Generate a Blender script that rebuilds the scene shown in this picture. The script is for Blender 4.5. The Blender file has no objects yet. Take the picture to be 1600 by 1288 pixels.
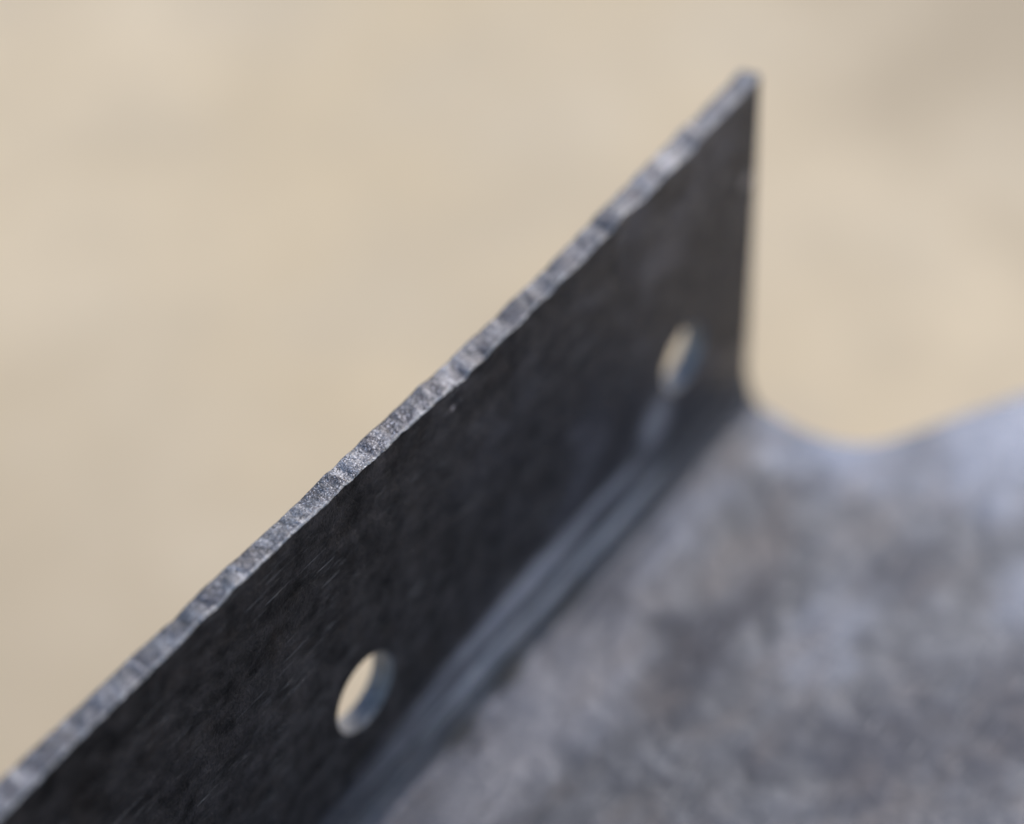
import bpy, bmesh, math, random
from mathutils import Vector, Matrix, noise
from mathutils.geometry import delaunay_2d_cdt

MM = 0.001                      # everything below is written in millimetres
S = bpy.context.scene
COL = S.collection

# ------------------------------------------------------------------ camera
cam = bpy.data.cameras.new("camera")
camo = bpy.data.objects.new("camera", cam)
COL.objects.link(camo)
ROT = Matrix(((0.5909467654772457, -0.8062001635894219, -0.02869175143434103),
              (0.5919074831271076, 0.4091556015419642, 0.6944330242326944),
              (-0.5481126269208849, -0.4273558118889016, 0.7189850890349979)))
camo.matrix_world = Matrix.Translation(Vector((-39.048, -38.569, 79.655)) * MM) @ ROT.transposed().to_4x4()
cam.sensor_width = 36
cam.lens = 2.182754 * 36
cam.clip_start = 0.002
cam.clip_end = 20
cam.dof.use_dof = True
cam.dof.focus_distance = 0.0816
cam.dof.aperture_fstop = 19.0
S.camera = camo

# ------------------------------------------------------------------ light
SUN_AZ, SUN_EL = 4.0, 32.0      # degrees; azimuth measured from +X towards +Y
w = bpy.data.worlds.new("World")
S.world = w
w.use_nodes = True
nt = w.node_tree
sky = nt.nodes.new("ShaderNodeTexSky")
sky.sky_type = 'NISHITA'
sky.sun_disc = False
sky.sun_elevation = math.radians(SUN_EL)
sky.sun_rotation = math.radians(90 - SUN_AZ)
sky.air_density = 1.0
sky.dust_density = 1.5
bg = nt.nodes["Background"]
bg.inputs["Strength"].default_value = 0.1
nt.links.new(sky.outputs[0], bg.inputs[0])

sl = bpy.data.lights.new("sun", 'SUN')
sl.energy = 0.8
sl.angle = math.radians(24)
sl.color = (1.0, 0.97, 0.93)
so = bpy.data.objects.new("sun", sl)
COL.objects.link(so)
sd = Vector((math.cos(math.radians(SUN_EL)) * math.cos(math.radians(SUN_AZ)),
             math.cos(math.radians(SUN_EL)) * math.sin(math.radians(SUN_AZ)),
             math.sin(math.radians(SUN_EL))))
so.rotation_euler = sd.to_track_quat('Z', 'Y').to_euler()
so.location = sd * 0.5
S.view_settings.view_transform = 'Standard'
S.view_settings.look = 'None'
S.view_settings.exposure = 1.25
S.view_settings.gamma = 1.0
S.cycles.max_bounces = 8

# ------------------------------------------------------------------ materials
class NB:
    def __init__(s, name):
        s.m = bpy.data.materials.new(name)
        s.m.use_nodes = True
        s.t = s.m.node_tree
        s.b = s.t.nodes["Principled BSDF"]
        tc = s.t.nodes.new("ShaderNodeTexCoord")
        v = s.t.nodes.new("ShaderNodeVectorMath"); v.operation = 'SCALE'
        v.inputs["Scale"].default_value = 1.0 / MM
        s.t.links.new(tc.outputs["Object"], v.inputs[0])
        s.co = v.outputs[0]
        s.tc = tc
    def put(s, sock, v):
        if hasattr(v, 'is_output'): s.t.links.new(v, sock)
        else: sock.default_value = v
    def mapping(s, rot=(0, 0, 0), scale=(1, 1, 1), loc=(0, 0, 0)):
        n = s.t.nodes.new("ShaderNodeMapping")
        s.t.links.new(s.co, n.inputs[0])
        n.inputs["Location"].default_value = loc
        n.inputs["Rotation"].default_value = [math.radians(a) for a in rot]
        n.inputs["Scale"].default_value = scale
        return n.outputs[0]
    def noise(s, scale, detail=4, rough=.55, co=None, dist=0.0):
        n = s.t.nodes.new("ShaderNodeTexNoise")
        s.t.links.new(co or s.co, n.inputs["Vector"])
        n.inputs["Scale"].default_value = scale
        n.inputs["Detail"].default_value = detail
        n.inputs["Roughness"].default_value = rough
        n.inputs["Distortion"].default_value = dist
        return n.outputs["Fac"]
    def ramp(s, fac, a, b, lo=0.0, hi=1.0, smooth=True):
        n = s.t.nodes.new("ShaderNodeMapRange")
        if smooth: n.interpolation_type = 'SMOOTHSTEP'
        s.t.links.new(fac, n.inputs[0])
        n.inputs[1].default_value = a; n.inputs[2].default_value = b
        n.inputs[3].default_value = lo; n.inputs[4].default_value = hi
        return n.outputs[0]
    def math(s, op, a, b=0.0):
        n = s.t.nodes.new("ShaderNodeMath"); n.operation = op
        s.put(n.inputs[0], a); s.put(n.inputs[1], b)
        return n.outputs[0]
    def mix(s, fac, a, b):
        n = s.t.nodes.new("ShaderNodeMix"); n.data_type = 'RGBA'
        s.put(n.inputs[0], fac); s.put(n.inputs[6], a); s.put(n.inputs[7], b)
        return n.outputs[2]
    def bump(s, h, strength, dist, prev=None):
        n = s.t.nodes.new("ShaderNodeBump")
        n.inputs["Strength"].default_value = strength
        n.inputs["Distance"].default_value = dist * MM
        s.t.links.new(h, n.inputs["Height"])
        if prev: s.t.links.new(prev, n.inputs["Normal"])
        return n.outputs[0]
    def axis(s, k):
        n = s.t.nodes.new("ShaderNodeSeparateXYZ")
        s.t.links.new(s.co, n.inputs[0])
        return n.outputs[k]

def oxide(n, fine, kb, km, rough, scratch, bumpk, pits=.65):
    """shared pattern of the oxidised mild steel: mottle value, pits, scratches, bump"""
    big = n.noise(.17, 3, .5, dist=.4)
    med = n.noise(.75, 5, .6, dist=.3)
    sml = n.noise(3.6, 5, .65)
    fin = n.noise(11.0, 4, .7)
    v = n.math('ADD', n.math('MULTIPLY', big, kb), n.math('MULTIPLY', med, km))
    v = n.math('ADD', v, n.math('MULTIPLY', sml, .35 * fine))
    v = n.math('ADD', v, n.math('MULTIPLY', fin, .35 * fine))
    mid = (kb + km) / 2 + .35 * fine
    f = n.ramp(v, mid - .24, mid + .24)
    pit = n.noise(6.5, 3, .6, co=n.mapping(loc=(3, 9, 1)))
    pm = n.ramp(pit, .58, .68, 0, pits)
    sc1 = n.noise(1.0, 2, .5, co=n.mapping(rot=(0, -17, 0), scale=(.32, 9, 15)))
    sc2 = n.noise(1.0, 2, .5, co=n.mapping(rot=(0, -24, 8), scale=(.55, 11, 24), loc=(5, 5, 5)))
    sm = n.math('MAXIMUM', n.ramp(sc1, .655, .70), n.ramp(sc2, .67, .72))
    sm = n.math('MULTIPLY', sm, n.ramp(n.noise(.35, 2), .44, .60, 0, scratch))
    rg = n.ramp(sml, .3, .7, rough - .09, rough + .12)
    bp = n.bump(big, .35 * bumpk, .9)
    bp = n.bump(med, .5 * bumpk, .22, bp)
    bp = n.bump(sml, .75 * bumpk, .055, bp)
    bp = n.bump(n.math('SUBTRACT', fin, n.math('ADD', pm, sm)), .8 * bumpk, .024, bp)
    return f, pm, sm, rg, bp

def steel_edge(name, dark, light, rough, fine=1.0, metallic=.85, bumpk=1.0, kx=0.0):
    n = NB(name)
    f, pm, sm, rg, bp = oxide(n, fine, .6, .9, rough, .2, bumpk)
    col = n.mix(f, (*dark, 1), (*light, 1))
    if kx:        # shear bands: alternating brighter and duller facets across the thickness
        bd = n.noise(1.0, 3, .55, co=n.mapping(scale=(1.3, .25, .1)), dist=.25)
        col = n.mix(n.ramp(bd, .40, .60, 0, kx), col, (dark[0] * 1.2, dark[1] * 1.15, dark[2] * 1.15, 1))
        gr = n.noise(15, 2, .6, co=n.mapping(loc=(2, 8, 3)))
        col = n.mix(n.ramp(gr, .56, .66, 0, .75), col, (min(1, light[0] * 2.1), min(1, light[1] * 2.1), min(1, light[2] * 2.1), 1))
        gd = n.noise(13, 2, .6, co=n.mapping(loc=(7, 1, 3)))
        col = n.mix(n.ramp(gd, .55, .64, 0, .8), col, (dark[0] * .3, dark[1] * .3, dark[2] * .35, 1))
    if kx:        # corner towards the flange face: rubbed bright, its catch of light painted in
        rim = n.math('MULTIPLY', n.ramp(n.math('ADD', n.axis(1), n.math('MULTIPLY', n.math('SUBTRACT', n.noise(2.2, 3, .6), .5), .35)), .11, .02), .5)
        col = n.mix(rim, col, (.50, .51, .54, 1))
    col = n.mix(pm, col, (dark[0] * .4, dark[1] * .38, dark[2] * .38, 1))
    n.put(n.b.inputs["Base Color"], col)
    n.b.inputs["Metallic"].default_value = metallic
    n.put(n.b.inputs["Roughness"], rg)
    n.put(n.b.inputs["Normal"], bp)
    return n.m

def steel_body(name):
    """the sheet itself: mill scale and painted shade on the flange, a burnished band with draw marks and painted sheen where it was
    formed over the tool, and a greyer rubbed web with painted sky reflection; one material so that the wear runs on over the bend"""
    n = NB(name)
    f, pm, sm, rg, bp = oxide(n, 1.0, .7, 1.2, .47, .75, 1.2)
    X, Y, Z = n.axis(0), n.axis(1), n.axis(2)
    q = n.math('ADD', Z, n.math('MULTIPLY', Y, 1.5))            # distance up the section through the bend
    wob1 = n.math('MULTIPLY', n.math('SUBTRACT', n.noise(.22, 4, .6, co=n.mapping(loc=(1, 2, 3))), .5), 4.2)
    wob2 = n.math('MULTIPLY', n.math('SUBTRACT', n.noise(.7, 4, .6, co=n.mapping(loc=(4, 2, 3))), .5), 1.8)
    # flange scale; the shade on this upright face is darkened into the colour
    smear = n.noise(1.0, 4, .65, co=n.mapping(rot=(0, -20, 0), scale=(.8, 1, 1.3), loc=(8, 1, 1)))
    f2 = n.math('ADD', n.math('MULTIPLY', f, .55), n.ramp(smear, .38, .66, 0, .5))
    c_fl = n.mix(f2, (.0050, .0044, .0043, 1), (.086, .078, .081, 1))
    br = n.noise(.5, 4, .6, co=n.mapping(loc=(13, 4, 7)))
    c_fl = n.mix(n.ramp(br, .5, .72, 0, .4), c_fl, (.062, .048, .040, 1))
    # reflected light painted in towards the far end of the flange, with pale clouds
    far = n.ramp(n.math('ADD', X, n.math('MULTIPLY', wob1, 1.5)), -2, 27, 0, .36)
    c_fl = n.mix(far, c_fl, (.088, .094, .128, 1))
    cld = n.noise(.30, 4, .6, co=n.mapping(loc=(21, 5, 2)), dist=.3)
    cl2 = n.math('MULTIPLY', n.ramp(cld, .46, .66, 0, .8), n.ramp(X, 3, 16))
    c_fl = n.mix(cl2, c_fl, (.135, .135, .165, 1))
    # web; the bluish sky reflection by the notch is painted into its pale patches
    warp = n.t.nodes.new("ShaderNodeTexNoise")
    warp.inputs["Scale"].default_value = .33; warp.inputs["Detail"].default_value = 4
    n.t.links.new(n.co, warp.inputs["Vector"])
    wv = n.t.nodes.new("ShaderNodeVectorMath"); wv.operation = 'MULTIPLY_ADD'
    n.t.links.new(warp.outputs["Color"], wv.inputs[0])
    wv.inputs[1].default_value = (5, 5, 0); n.t.links.new(n.co, wv.inputs[2])
    def blob(cx, cy, cz, rx, ry, rz=1000, k=1.0, warped=True):
        m = n.t.nodes.new("ShaderNodeMapping")
        n.t.links.new(wv.outputs[0] if warped else n.co, m.inputs[0])
        o = 2.5 if warped else 0
        m.inputs["Scale"].default_value = (1 / rx, 1 / ry, 1 / rz)
        m.inputs["Location"].default_value = (-(cx + o) / rx, -(cy + o) / ry, -cz / rz)
        l = n.t.nodes.new("ShaderNodeVectorMath"); l.operation = 'LENGTH'
        n.t.links.new(m.outputs[0], l.inputs[0])
        return n.ramp(l.outputs["Value"], 1.35, .25, 0, k)
    def total(L):
        r = L[0]
        for b in L[1:]: r = n.math('MAXIMUM', r, b)
        return r
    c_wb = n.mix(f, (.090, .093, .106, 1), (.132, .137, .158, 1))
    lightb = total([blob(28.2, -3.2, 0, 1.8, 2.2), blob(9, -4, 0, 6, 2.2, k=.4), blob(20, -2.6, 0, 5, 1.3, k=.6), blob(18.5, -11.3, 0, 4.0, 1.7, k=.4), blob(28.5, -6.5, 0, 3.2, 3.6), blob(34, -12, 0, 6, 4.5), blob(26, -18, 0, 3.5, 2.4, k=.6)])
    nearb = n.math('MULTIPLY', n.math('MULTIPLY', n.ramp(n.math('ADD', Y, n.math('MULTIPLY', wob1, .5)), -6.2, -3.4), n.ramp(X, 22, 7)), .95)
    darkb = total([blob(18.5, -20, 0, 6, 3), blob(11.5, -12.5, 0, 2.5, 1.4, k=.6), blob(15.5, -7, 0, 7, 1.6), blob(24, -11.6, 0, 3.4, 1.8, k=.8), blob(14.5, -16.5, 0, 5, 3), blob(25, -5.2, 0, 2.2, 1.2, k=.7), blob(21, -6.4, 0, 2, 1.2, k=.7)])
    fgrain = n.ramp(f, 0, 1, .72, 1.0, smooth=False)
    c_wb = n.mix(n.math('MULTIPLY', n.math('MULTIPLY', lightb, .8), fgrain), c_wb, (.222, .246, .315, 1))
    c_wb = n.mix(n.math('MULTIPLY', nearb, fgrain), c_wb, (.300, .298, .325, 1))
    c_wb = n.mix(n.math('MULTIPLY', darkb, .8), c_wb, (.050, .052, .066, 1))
    br2 = n.noise(.35, 4, .6, co=n.mapping(loc=(3, 14, 7), scale=(.6, 1.2, 1)))
    c_wb = n.mix(n.ramp(br2, .46, .68, 0, .4), c_wb, (.150, .136, .136, 1))
    # burnished band with drawn streaks, part of its reflection painted into the pale colour
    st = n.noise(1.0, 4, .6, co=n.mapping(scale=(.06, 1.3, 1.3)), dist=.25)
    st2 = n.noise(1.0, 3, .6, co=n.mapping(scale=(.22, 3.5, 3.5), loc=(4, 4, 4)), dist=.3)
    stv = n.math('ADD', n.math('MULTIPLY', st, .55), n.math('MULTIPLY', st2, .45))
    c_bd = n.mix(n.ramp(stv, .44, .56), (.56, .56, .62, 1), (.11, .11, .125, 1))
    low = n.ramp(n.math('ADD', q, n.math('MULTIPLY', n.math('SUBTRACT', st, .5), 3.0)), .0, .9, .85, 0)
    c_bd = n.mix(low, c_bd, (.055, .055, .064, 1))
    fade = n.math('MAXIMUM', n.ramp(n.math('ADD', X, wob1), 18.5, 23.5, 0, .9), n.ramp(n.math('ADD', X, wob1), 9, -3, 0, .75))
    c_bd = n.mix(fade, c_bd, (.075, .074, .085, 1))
    # compose
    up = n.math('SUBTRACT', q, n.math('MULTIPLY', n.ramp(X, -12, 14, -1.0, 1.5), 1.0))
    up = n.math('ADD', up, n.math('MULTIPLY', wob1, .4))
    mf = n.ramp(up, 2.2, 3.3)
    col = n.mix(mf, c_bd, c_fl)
    mw = n.ramp(n.math('ADD', q, n.math('MULTIPLY', wob2, .6)), -1.3, -1.65)
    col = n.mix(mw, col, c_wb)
    body = n.math('SUBTRACT', 1.0, n.math('MULTIPLY', n.math('SUBTRACT', 1.0, mf), n.math('SUBTRACT', 1.0, mw)))
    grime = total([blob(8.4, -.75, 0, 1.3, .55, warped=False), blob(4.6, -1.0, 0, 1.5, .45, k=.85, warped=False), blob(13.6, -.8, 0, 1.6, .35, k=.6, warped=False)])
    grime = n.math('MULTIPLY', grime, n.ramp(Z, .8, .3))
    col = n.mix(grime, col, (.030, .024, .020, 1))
    # a pale streak below the far hole, two bright flecks
    pale_streak = blob(21.2, 0, 4.9, 1.5, 3, 1.7, k=.9, warped=False)
    col = n.mix(pale_streak, col, (.40, .41, .47, 1))
    flk = total([blob(6.75, 0, 18.1, .13, 3, .13, warped=False), blob(28.2, 0, 14.5, .5, 3, .5, k=.6, warped=False)])
    col = n.mix(flk, col, (.55, .52, .56, 1))
    col = n.mix(n.math('MULTIPLY', pm, body), col, (.012, .011, .012, 1))
    col = n.mix(n.math('MULTIPLY', sm, body), col, (.40, .39, .40, 1))
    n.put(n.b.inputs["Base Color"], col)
    n.put(n.b.inputs["Metallic"], n.math('SUBTRACT', .85, n.math('MULTIPLY', grime, .7)))
    n.put(n.b.inputs["Roughness"], n.math('SUBTRACT', rg, n.math('MULTIPLY', n.math('SUBTRACT', 1.0, body), .06)))
    n.put(n.b.inputs["Normal"], bp)
    return n.m

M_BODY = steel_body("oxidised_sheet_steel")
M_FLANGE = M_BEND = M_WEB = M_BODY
M_EDGE = steel_edge("sheared_steel_edge", (.070, .068, .075), (.30, .30, .325), .44, fine=2.0, bumpk=1.9, kx=.8)
M_HOLE = steel_edge("drilled_steel_bore", (.13, .127, .13), (.28, .275, .285), .55, fine=.8, bumpk=1.2, metallic=.6)

n = NB("tan_card")
a = n.noise(.018, 3, .5); b = n.noise(.06, 3, .55, co=n.mapping(loc=(40, 7, 2)))
c = n.noise(1.2, 3, .6)
col = n.mix(n.ramp(a, .35, .65), (.70, .535, .33, 1), (.765, .60, .395, 1))
col = n.mix(n.ramp(b, .38, .66, 0, .5), col, (.62, .50, .35, 1))
mo = n.noise(.13, 3, .6, co=n.mapping(loc=(9, 3, 2)))
col = n.mix(n.ramp(mo, .38, .64, 0, .5), col, (.60, .465, .30, 1))
for (sx, sy, sr, k) in ((6, 66, 48, .55), (158, 30, 40, 1.0), (35, 150, 30, .4)):      # uneven shading of the card painted in as soft dark patches
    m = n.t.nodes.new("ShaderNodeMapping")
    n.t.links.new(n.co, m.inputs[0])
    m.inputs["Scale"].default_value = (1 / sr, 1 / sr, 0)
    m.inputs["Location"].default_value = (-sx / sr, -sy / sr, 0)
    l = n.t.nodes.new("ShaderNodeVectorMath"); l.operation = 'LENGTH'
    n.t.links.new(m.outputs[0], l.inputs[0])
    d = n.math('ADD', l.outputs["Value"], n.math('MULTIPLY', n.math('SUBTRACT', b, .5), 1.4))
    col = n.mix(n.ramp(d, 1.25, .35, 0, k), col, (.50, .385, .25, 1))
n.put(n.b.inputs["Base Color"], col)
n.b.inputs["Roughness"].default_value = .75
n.b.inputs["Specular IOR Level"].default_value = .3
n.put(n.b.inputs["Normal"], n.bump(c, .3, .15))
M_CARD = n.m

# ------------------------------------------------------------------ mesh helpers
def mesh_obj(name, verts, faces, mat, parent=None, smooth=True, autosmooth=None):
    me = bpy.data.meshes.new(name)
    me.from_pydata([Vector(v) * MM for v in verts], [], faces)
    me.materials.append(mat)
    bm = bmesh.new(); bm.from_mesh(me)
    bmesh.ops.remove_doubles(bm, verts=bm.verts, dist=0.0000005)
    bmesh.ops.recalc_face_normals(bm, faces=bm.faces)
    if autosmooth:
        for e in bm.edges:
            if len(e.link_faces) == 2 and e.calc_face_angle(0) > math.radians(autosmooth): e.smooth = False
    bm.to_mesh(me); bm.free()
    for p in me.polygons: p.use_smooth = smooth
    o = bpy.data.objects.new(name, me)
    COL.objects.link(o)
    if parent: o.parent = parent
    return o

def lerp_table(tab, x):
    if x <= tab[0][0]: return tab[0][1]
    for (x0, y0), (x1, y1) in zip(tab, tab[1:]):
        if x <= x1: return y0 + (y1 - y0) * (x - x0) / (x1 - x0)
    return tab[-1][1]

# ------------------------------------------------------------------ the bracket's dimensions (mm)
T = 0.98                # sheet thickness
RY, RZ = 1.25, 2.8       # the worn inside fillet reaches this far over the web and up the flange
HZ = 7.34               # height of the hole centres
HOLES = [(0.05, 1.86), (23.40, 1.78)]
X0 = -34.0              # the near end, out of the picture
HOLE_EASE = .17
# height of the sheared edge along its front and back corner
FRONT = [(-34, 19.7), (-28, 19.55), (-23, 19.66), (-19, 19.55), (-17.15, 19.52), (-15.58, 19.54), (-14.48, 19.66), (-12.47, 19.62), (-10.8, 19.59), (-9.07, 19.58), (-8.27, 19.6), (-7.69, 19.71), (-7.33, 19.72), (-6.65, 19.57), (-6.09, 19.65), (-5.6, 19.78), (-5.0, 19.61), (-4.29, 19.68), (-3.5, 19.58), (-2.78, 19.69), (-1.96, 19.61), (-1.31, 19.54), (-0.52, 19.49), (0.16, 19.53), (0.84, 19.47), (1.48, 19.48), (2.12, 19.4), (2.63, 19.39), (3.05, 19.39), (3.6, 19.45), (4.07, 19.36), (4.67, 19.33), (5.28, 19.29), (5.77, 19.31), (6.44, 19.23), (7.0, 19.14), (7.69, 19.0), (8.02, 19.2), (8.33, 19.15), (8.95, 19.06), (9.36, 19.2), (9.88, 19.23), (10.4, 19.23), (11.05, 19.1), (11.72, 19.23), (12.39, 19.3), (13.12, 19.15), (13.74, 19.33), (14.43, 19.29), (15.24, 19.27), (15.87, 19.27), (16.73, 19.44), (17.37, 19.31), (17.72, 19.54), (18.29, 19.66), (19.02, 19.5), (19.74, 19.36), (20.33, 19.48), (21.07, 19.5), (21.67, 19.62), (22.57, 19.44), (23.45, 19.44), (24.2, 19.74), (24.96, 19.82), (25.93, 19.72), (26.83, 19.82), (27.65, 19.9), (28.2, 19.98), (28.6, 20.08), (28.8, 20.06), (28.85, 19.9)]
BACK = [(-34, 19.7), (-29, 19.6), (-22, 19.72), (-18, 19.66), (-16.12, 19.73), (-14.37, 19.7), (-12.28, 19.6), (-9.82, 19.65), (-8.81, 19.56), (-8.32, 19.54), (-7.83, 19.42), (-7.3, 19.54), (-6.77, 19.61), (-6.09, 19.66), (-5.47, 19.59), (-4.99, 19.59), (-4.37, 19.52), (-3.83, 19.5), (-3.29, 19.47), (-2.64, 19.48), (-1.93, 19.45), (-1.26, 19.44), (-0.53, 19.44), (-0.13, 19.51), (0.38, 19.53), (0.72, 19.44), (1.18, 19.46), (1.6, 19.5), (1.99, 19.44), (2.53, 19.51), (3.18, 19.51), (3.88, 19.4), (4.37, 19.46), (4.9, 19.36), (5.33, 19.43), (5.89, 19.5), (6.31, 19.36), (6.8, 19.28), (7.42, 19.31), (7.8, 19.24), (8.18, 19.29), (8.69, 19.35), (9.14, 19.37), (9.84, 19.24), (10.43, 19.26), (10.95, 19.18), (11.42, 19.3), (11.94, 19.38), (12.54, 19.3), (13.08, 19.25), (13.55, 19.27), (14.1, 19.24), (14.72, 19.37), (15.33, 19.39), (16.03, 19.36), (16.56, 19.51), (17.14, 19.45), (17.78, 19.64), (18.43, 19.6), (19.01, 19.56), (19.73, 19.61), (20.25, 19.61), (20.84, 19.79), (21.65, 19.72), (22.54, 19.71), (23.3, 19.78), (24.04, 19.9), (24.95, 19.69), (25.94, 19.81), (26.9, 19.83), (28.0, 19.86), (28.5, 19.96), (28.8, 19.98), (28.85, 19.85)]

def calm(tab):           # take a little of the larger undulation out of the traced edge
    out = []
    for x, z in tab:
        near = [b for a, b in tab if abs(a - x) < 2.2]
        out.append((x, z + .28 * (sum(near) / len(near) - z) if x < 27 else z))
    return out
FRONT, BACK = calm(FRONT), calm(BACK)

def x_end(z):           # the far end of the flange leans very slightly
    return 29.42 - .57 * max(0, z) / 19.9

def wob(x, z, s=0):     # gentle waviness of the hand-worked sheet
    return .05 * noise.noise(Vector((x * .09, z * .12, 3.1 + s))) + .018 * noise.noise(Vector((x * .4, z * .5, 8.2 + s)))

root = bpy.data.objects.new("angle_bracket", None)
COL.objects.link(root)
root.empty_display_size = .01
root["label"] = "dark oxidised steel angle bracket with two holes in its upright flange"
root["category"] = "metal bracket"

# ---- cut_edge: the sheared top edge, a finely divided strip with transverse facets, burrs and worn corners
XS = []
x = X0
while x < 28.85 - 1e-6:
    XS.append(x)
    x += .05 if x > -17 else .25
XS.append(28.85)
NV = 22
CH = .085
edge_front, edge_back = [], []
V, Fc = [], []
def edge_z(x, v):
    sk = x + .12 * (v - .5) * math.sin(x * .7) + .04 * math.sin(5 * v + x)
    zf, zb = lerp_table(FRONT, sk), lerp_table(BACK, sk)
    s = v * v * (3 - 2 * v)
    z = zf * (1 - s) + zb * s
    end = min(1.0, max(0.0, (28.3 - x) / .6))
    # shear facets: short ridges that cross the strip
    fct = noise.noise(Vector((x * 1.15 + .12 * math.sin(v * 4 + x * .5), v * .35, 4.0)))
    fct2 = noise.noise(Vector((x * 3.0, v * 1.2, 9.0)))
    u = x / 1.32 + .35 * math.sin(x * .9) + .08 * v
    z += end * (.030 * abs(math.sin(math.pi * u)) - .018) * (.55 + .45 * v)
    mid = math.sin(math.pi * min(1, max(0, v)))
    z += end * ((.034 * (abs(fct) * 2 - .35) + .028 * fct2) * (.25 + .75 * mid))
    z += end * .018 * noise.noise(Vector((x * 9, v * 9, 2.0))) + end * .010 * noise.noise(Vector((x * 21, v * 19, 5.0)))
    z -= CH * (max(0, 1 - v / .10) ** 2 + max(0, 1 - (1 - v) / .10) ** 2)
    return z
for i, x in enumerate(XS):
    for j in range(NV + 1):
        v = j / NV
        v = .5 - .5 * math.cos(math.pi * v) if True else v
        z = edge_z(x, v)
        nick = .03 * noise.noise(Vector((x * 2.3, 7.0, 1.0))) + .018 * noise.noise(Vector((x * 7, 2.0, 1.0)))
        y = v * T + wob(x, z)
        if x < 28.7:
            y += nick * (1 - v) ** 3
        V.append((x, y, z))
        if j == 0: edge_front.append((x, y, z))
        if j == NV: edge_back.append((x, y, z))
for i in range(len(XS) - 1):
    for j in range(NV):
        a = i * (NV + 1) + j
        Fc.append((a, a + 1, a + NV + 2, a + NV + 1))
cut_v, cut_f = V, Fc

# ---- flange: two skins with the holes cut in, far end wall
def tri_fill(outline, holes, step, seed, xfine):
    """triangulate a plane region; returns points and triangles"""
    rnd = random.Random(seed)
    pts, edges = [], []
    def loop(L):
        b = len(pts)
        pts.extend(Vector(q) for q in L)
        for k in range(len(L)): edges.append((b + k, b + (k + 1) % len(L)))
    loop(outline)
    for h in holes: loop(h)
    poly = outline
    def inside(poly, x, y):
        c = False
        for k in range(len(poly)):
            x0, y0 = poly[k - 1]; x1, y1 = poly[k]
            if (y0 > y) != (y1 > y) and x < (x1 - x0) * (y - y0) / (y1 - y0) + x0: c = not c
        return c
    xs = [p[0] for p in outline]; ys = [p[1] for p in outline]
    y = min(ys) + step * .6
    while y < max(ys):
        x = min(xs) + step * .6
        while x < max(xs):
            s = step
            q = (x + rnd.uniform(-.2, .2) * s, y + rnd.uniform(-.2, .2) * s)
            if inside(poly, *q) and not any(inside(h, *q) for h in holes): pts.append(Vector(q))
            x += s
        y += step
    r = delaunay_2d_cdt(pts, edges, [], 0, 1e-5)
    vs, fs = r[0], r[2]
    out = []
    for f in fs:
        cx = sum(vs[k][0] for k in f) / 3; cy = sum(vs[k][1] for k in f) / 3
        if inside(poly, cx, cy) and not any(inside(h, cx, cy) for h in holes): out.append(tuple(f))
    return vs, out

def ease(th):            # the punch rolled the rim over more on the lower far side
    return .22 + .78 * (1 + math.cos(th + math.radians(40))) / 2
def circle(cx, cz, r, e, k=96):
    return [(cx + .92 * (r + e * ease(2 * math.pi * i / k)) * math.cos(2 * math.pi * i / k), cz + (r + e * ease(2 * math.pi * i / k)) * math.sin(2 * math.pi * i / k)) for i in range(k)]

ZS = [RZ + (19.2 - RZ) * k / 60 for k in range(61)]
def flange_skin(edge, y0, hr, seed):
    top = [(p[0], p[2]) for p in edge]
    ymap = {(round(p[0], 4), round(p[2], 4)): p[1] for p in edge}
    outline = [(X0, RZ)] + top[:1] + top[1:]
    right = [(x_end(z), z) for z in ZS if z < top[-1][1] - .15][::-1]
    outline = [(X0, RZ)] + top + right
    bottom = [(X0 + (x_end(RZ) - X0) * k / 300, RZ) for k in range(1, 300)][::-1]
    outline += bottom
    vs, fs = tri_fill(outline, [circle(cx, HZ, r, hr) for cx, r in HOLES], .42, seed, 0)
    out = []
    for v in vs:
        x, z = v[0], v[1]
        fade = min(1, max(0, (z - RZ) / 1.5))
        y = y0 + wob(x, z) * fade
        key = (round(x, 4), round(z, 4))
        if key in ymap: y = ymap[key]
        out.append((x, y, z))
    return out, fs
fv, ff = flange_skin(edge_front, 0.0, HOLE_EASE, 1)
bv, bf = flange_skin(edge_back, T, .06, 2)
V = list(fv); Fc = list(ff)
o0 = len(V); V += bv; Fc += [tuple(o0 + k for k in f) for f in bf]
# far end wall, slightly rounded
zz = [z for z in ZS if z < 19.25] + [19.6, 19.85]
b = len(V)
K = 8
for z in zz:
    for k in range(K + 1):
        v = k / K
        bul = .10 * math.sin(math.pi * v) ** .6
        xe = x_end(z)
        fade = min(1, max(0, (z - RZ) / 1.5))
        V.append((xe + bul + .03 * noise.noise(Vector((z * .9, v * 2, 1))) * math.sin(math.pi * v), v * T + wob(xe, z) * fade, z))
for i in range(len(zz) - 1):
    for k in range(K):
        a = b + i * (K + 1) + k
        Fc.append((a, a + 1, a + K + 2, a + K + 1))
# near end wall
b = len(V)
V += [(X0, 0, RZ), (X0, T, RZ), edge_back[0], edge_front[0]]
Fc.append((b, b + 1, b + 2, b + 3))
flange = mesh_obj("flange", V, Fc, M_FLANGE, root, autosmooth=40)
mesh_obj("cut_edge", cut_v, cut_f, M_EDGE, flange)

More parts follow.
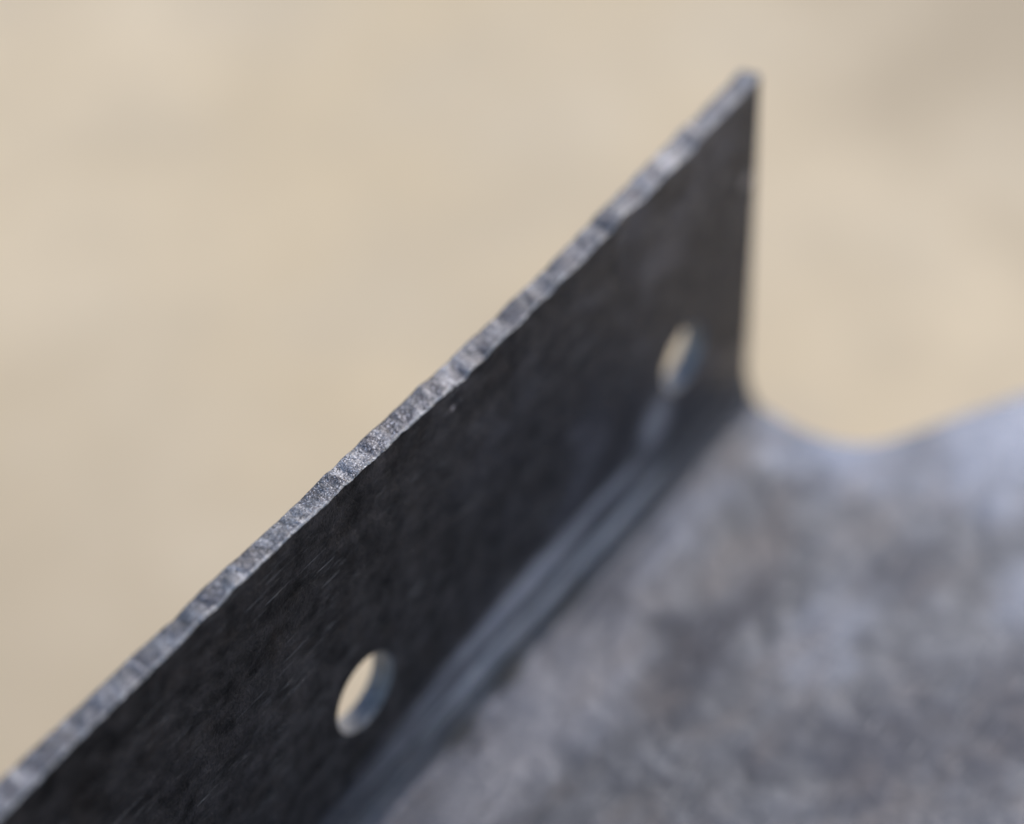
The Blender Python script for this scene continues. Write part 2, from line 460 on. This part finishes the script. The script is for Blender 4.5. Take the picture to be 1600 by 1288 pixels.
# ---- bores of the holes: slightly uneven, with eased rims
for hi, (cx, r) in enumerate(HOLES):
    V, Fc = [], []
    prof = [(0.30 * (1 - math.cos(q)), HOLE_EASE * (1 - math.sin(q))) for q in [math.pi / 2 * k / 8 for k in range(9)]] + [(.30 + (T - .36) * k / 10, 0) for k in range(1, 11)] + [(T - .02, .02), (T, .06)]
    K = 96
    for (y, dr) in prof:
        for k in range(K):
            th = 2 * math.pi * k / K
            core = math.sin(math.pi * y / T)
            rr = r + dr * ease(th) + core * (.05 * noise.noise(Vector((math.cos(th) * 1.6, math.sin(th) * 1.6, y * 2 + hi * 9))) + .012 * math.sin(y * 26 + th))
            x, z = cx + .92 * rr * math.cos(th), HZ + rr * math.sin(th)
            V.append((x, y + wob(x, z), z))
    for i in range(len(prof) - 1):
        for k in range(K):
            Fc.append((i * K + k, i * K + (k + 1) % K, (i + 1) * K + (k + 1) % K, (i + 1) * K + k))
    mesh_obj("hole_bore", V, Fc, M_HOLE, flange)

# ---- bend: the formed corner between flange and web, with drawn ripples along it
V, Fc = [], []
NX, NA = 420, 20
XB = [X0 + (29.15 - X0) * i / NX for i in range(NX + 1)]
def bend_pt(x, t, inner):
    a = t * math.pi / 2
    ry, rz = (RY, RZ) if inner else (RY + T, RZ + T)
    e = math.sin(math.pi * t)
    if inner:
        d = e * (.07 * noise.noise(Vector((x * .12, t * 5.5, 1))) + .04 * noise.noise(Vector((x * .35, t * 11, 6))))
        ry += d; rz += d
    return (x, -RY + ry * math.cos(a), RZ - rz * math.sin(a))
ring = [(k / NA, True) for k in range(NA + 1)] + [(1 - k / NA, False) for k in range(NA + 1)]
m = len(ring)
for x in XB:
    for t, inn in ring:
        xx = x
        if x == XB[-1]: xx = x_end(RZ) + (28.93 - x_end(RZ)) * t
        V.append(bend_pt(xx, t, inn))
for i in range(NX):
    for k in range(m):
        if k in (NA, m - 1): continue
        Fc.append((i * m + k, i * m + (k + 1) % m, (i + 1) * m + (k + 1) % m, (i + 1) * m + k))
for i in (0, NX):
    for k in range(NA):
        Fc.append((i * m + k, i * m + k + 1, i * m + m - 2 - k, i * m + m - 1 - k))
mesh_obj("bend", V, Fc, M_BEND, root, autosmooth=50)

# ---- web: the flat leg, with the curved notch at its far end
NOTCH = [(28.93, -RY), (28.91, -1.9), (28.84, -2.6), (28.80, -3.5), (28.84, -4.3), (28.98, -5.0), (29.22, -5.75), (29.62, -6.5), (30.2, -7.15), (31.0, -7.75), (32.0, -8.35),
         (33.2, -9.05), (34.5, -9.8), (36.0, -10.7), (37.8, -11.8), (40, -13.1), (44, -15.5), (50, -19.2), (57, -23.5), (64, -28), (70, -32)]
YW = -40.0
dense = []
for (ax, ay), (bx, by) in zip(NOTCH, NOTCH[1:]):
    k = max(1, int(math.hypot(bx - ax, by - ay) / .4))
    for i in range(k): dense.append((ax + (bx - ax) * i / k, ay + (by - ay) * i / k))
dense.append(NOTCH[-1])
dense = [(x + .03 * noise.noise(Vector((x, y, 2))) * (k > 2), y + .03 * noise.noise(Vector((x, y, 5))) * (k > 2)) for k, (x, y) in enumerate(dense)]
outline = [(X0 + (28.93 - X0) * k / 200, -RY) for k in range(200)] + dense + [(74, YW), (X0, YW)]
vs, fs = tri_fill(outline, [], 1.0, 3, 0)
def webz(x, y):
    f = min(1, max(0, (-y - RY) / 2))
    return f * (.10 * noise.noise(Vector((x * .07, y * .07, 1.7))) + .03 * noise.noise(Vector((x * .3, y * .3, 4.4))))
V = [(v[0], v[1], webz(v[0], v[1])) for v in vs]
Fc = [tuple(f) for f in fs]
o0 = len(V)
V += [(v[0], v[1], webz(v[0], v[1]) - T) for v in vs]
Fc += [tuple(o0 + k for k in reversed(f)) for f in fs]
L = len(outline)
for k in range(L):
    if k < 200: continue                       # the side that meets the bend stays open
    a, c = k, (k + 1) % L
    (x0, y0), (x1, y1) = outline[a], outline[c]
    b = len(V)
    dx, dy = y1 - y0, x0 - x1
    d = math.hypot(dx, dy) or 1
    V += [(x0, y0, webz(x0, y0)), (x1, y1, webz(x1, y1)), (x1, y1, webz(x1, y1) - T), (x0, y0, webz(x0, y0) - T)]
    Fc.append((b, b + 1, b + 2, b + 3))
mesh_obj("web", V, Fc, M_WEB, root, autosmooth=40)

# ---- the far leg that carries the bracket on the table (outside the picture)
DZ = -62.0
V, Fc = [], []
pts = [(X0, YW), (74, YW)]
def box(x0, x1, y0, y1, z0, z1):
    b = len(V)
    V.extend([(x0, y0, z0), (x1, y0, z0), (x1, y1, z0), (x0, y1, z0), (x0, y0, z1), (x1, y0, z1), (x1, y1, z1), (x0, y1, z1)])
    for f in ((0, 1, 2, 3), (4, 5, 6, 7), (0, 1, 5, 4), (1, 2, 6, 5), (2, 3, 7, 6), (3, 0, 4, 7)): Fc.append(tuple(b + k for k in f))
box(X0, 74, YW - T, YW - .002, DZ, -.25)
mesh_obj("rear_leg", V, Fc, M_WEB, root, smooth=False)

# ------------------------------------------------------------------ the card-covered table
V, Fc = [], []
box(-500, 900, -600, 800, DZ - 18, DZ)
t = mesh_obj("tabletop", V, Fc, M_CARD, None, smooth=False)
t["kind"] = "structure"
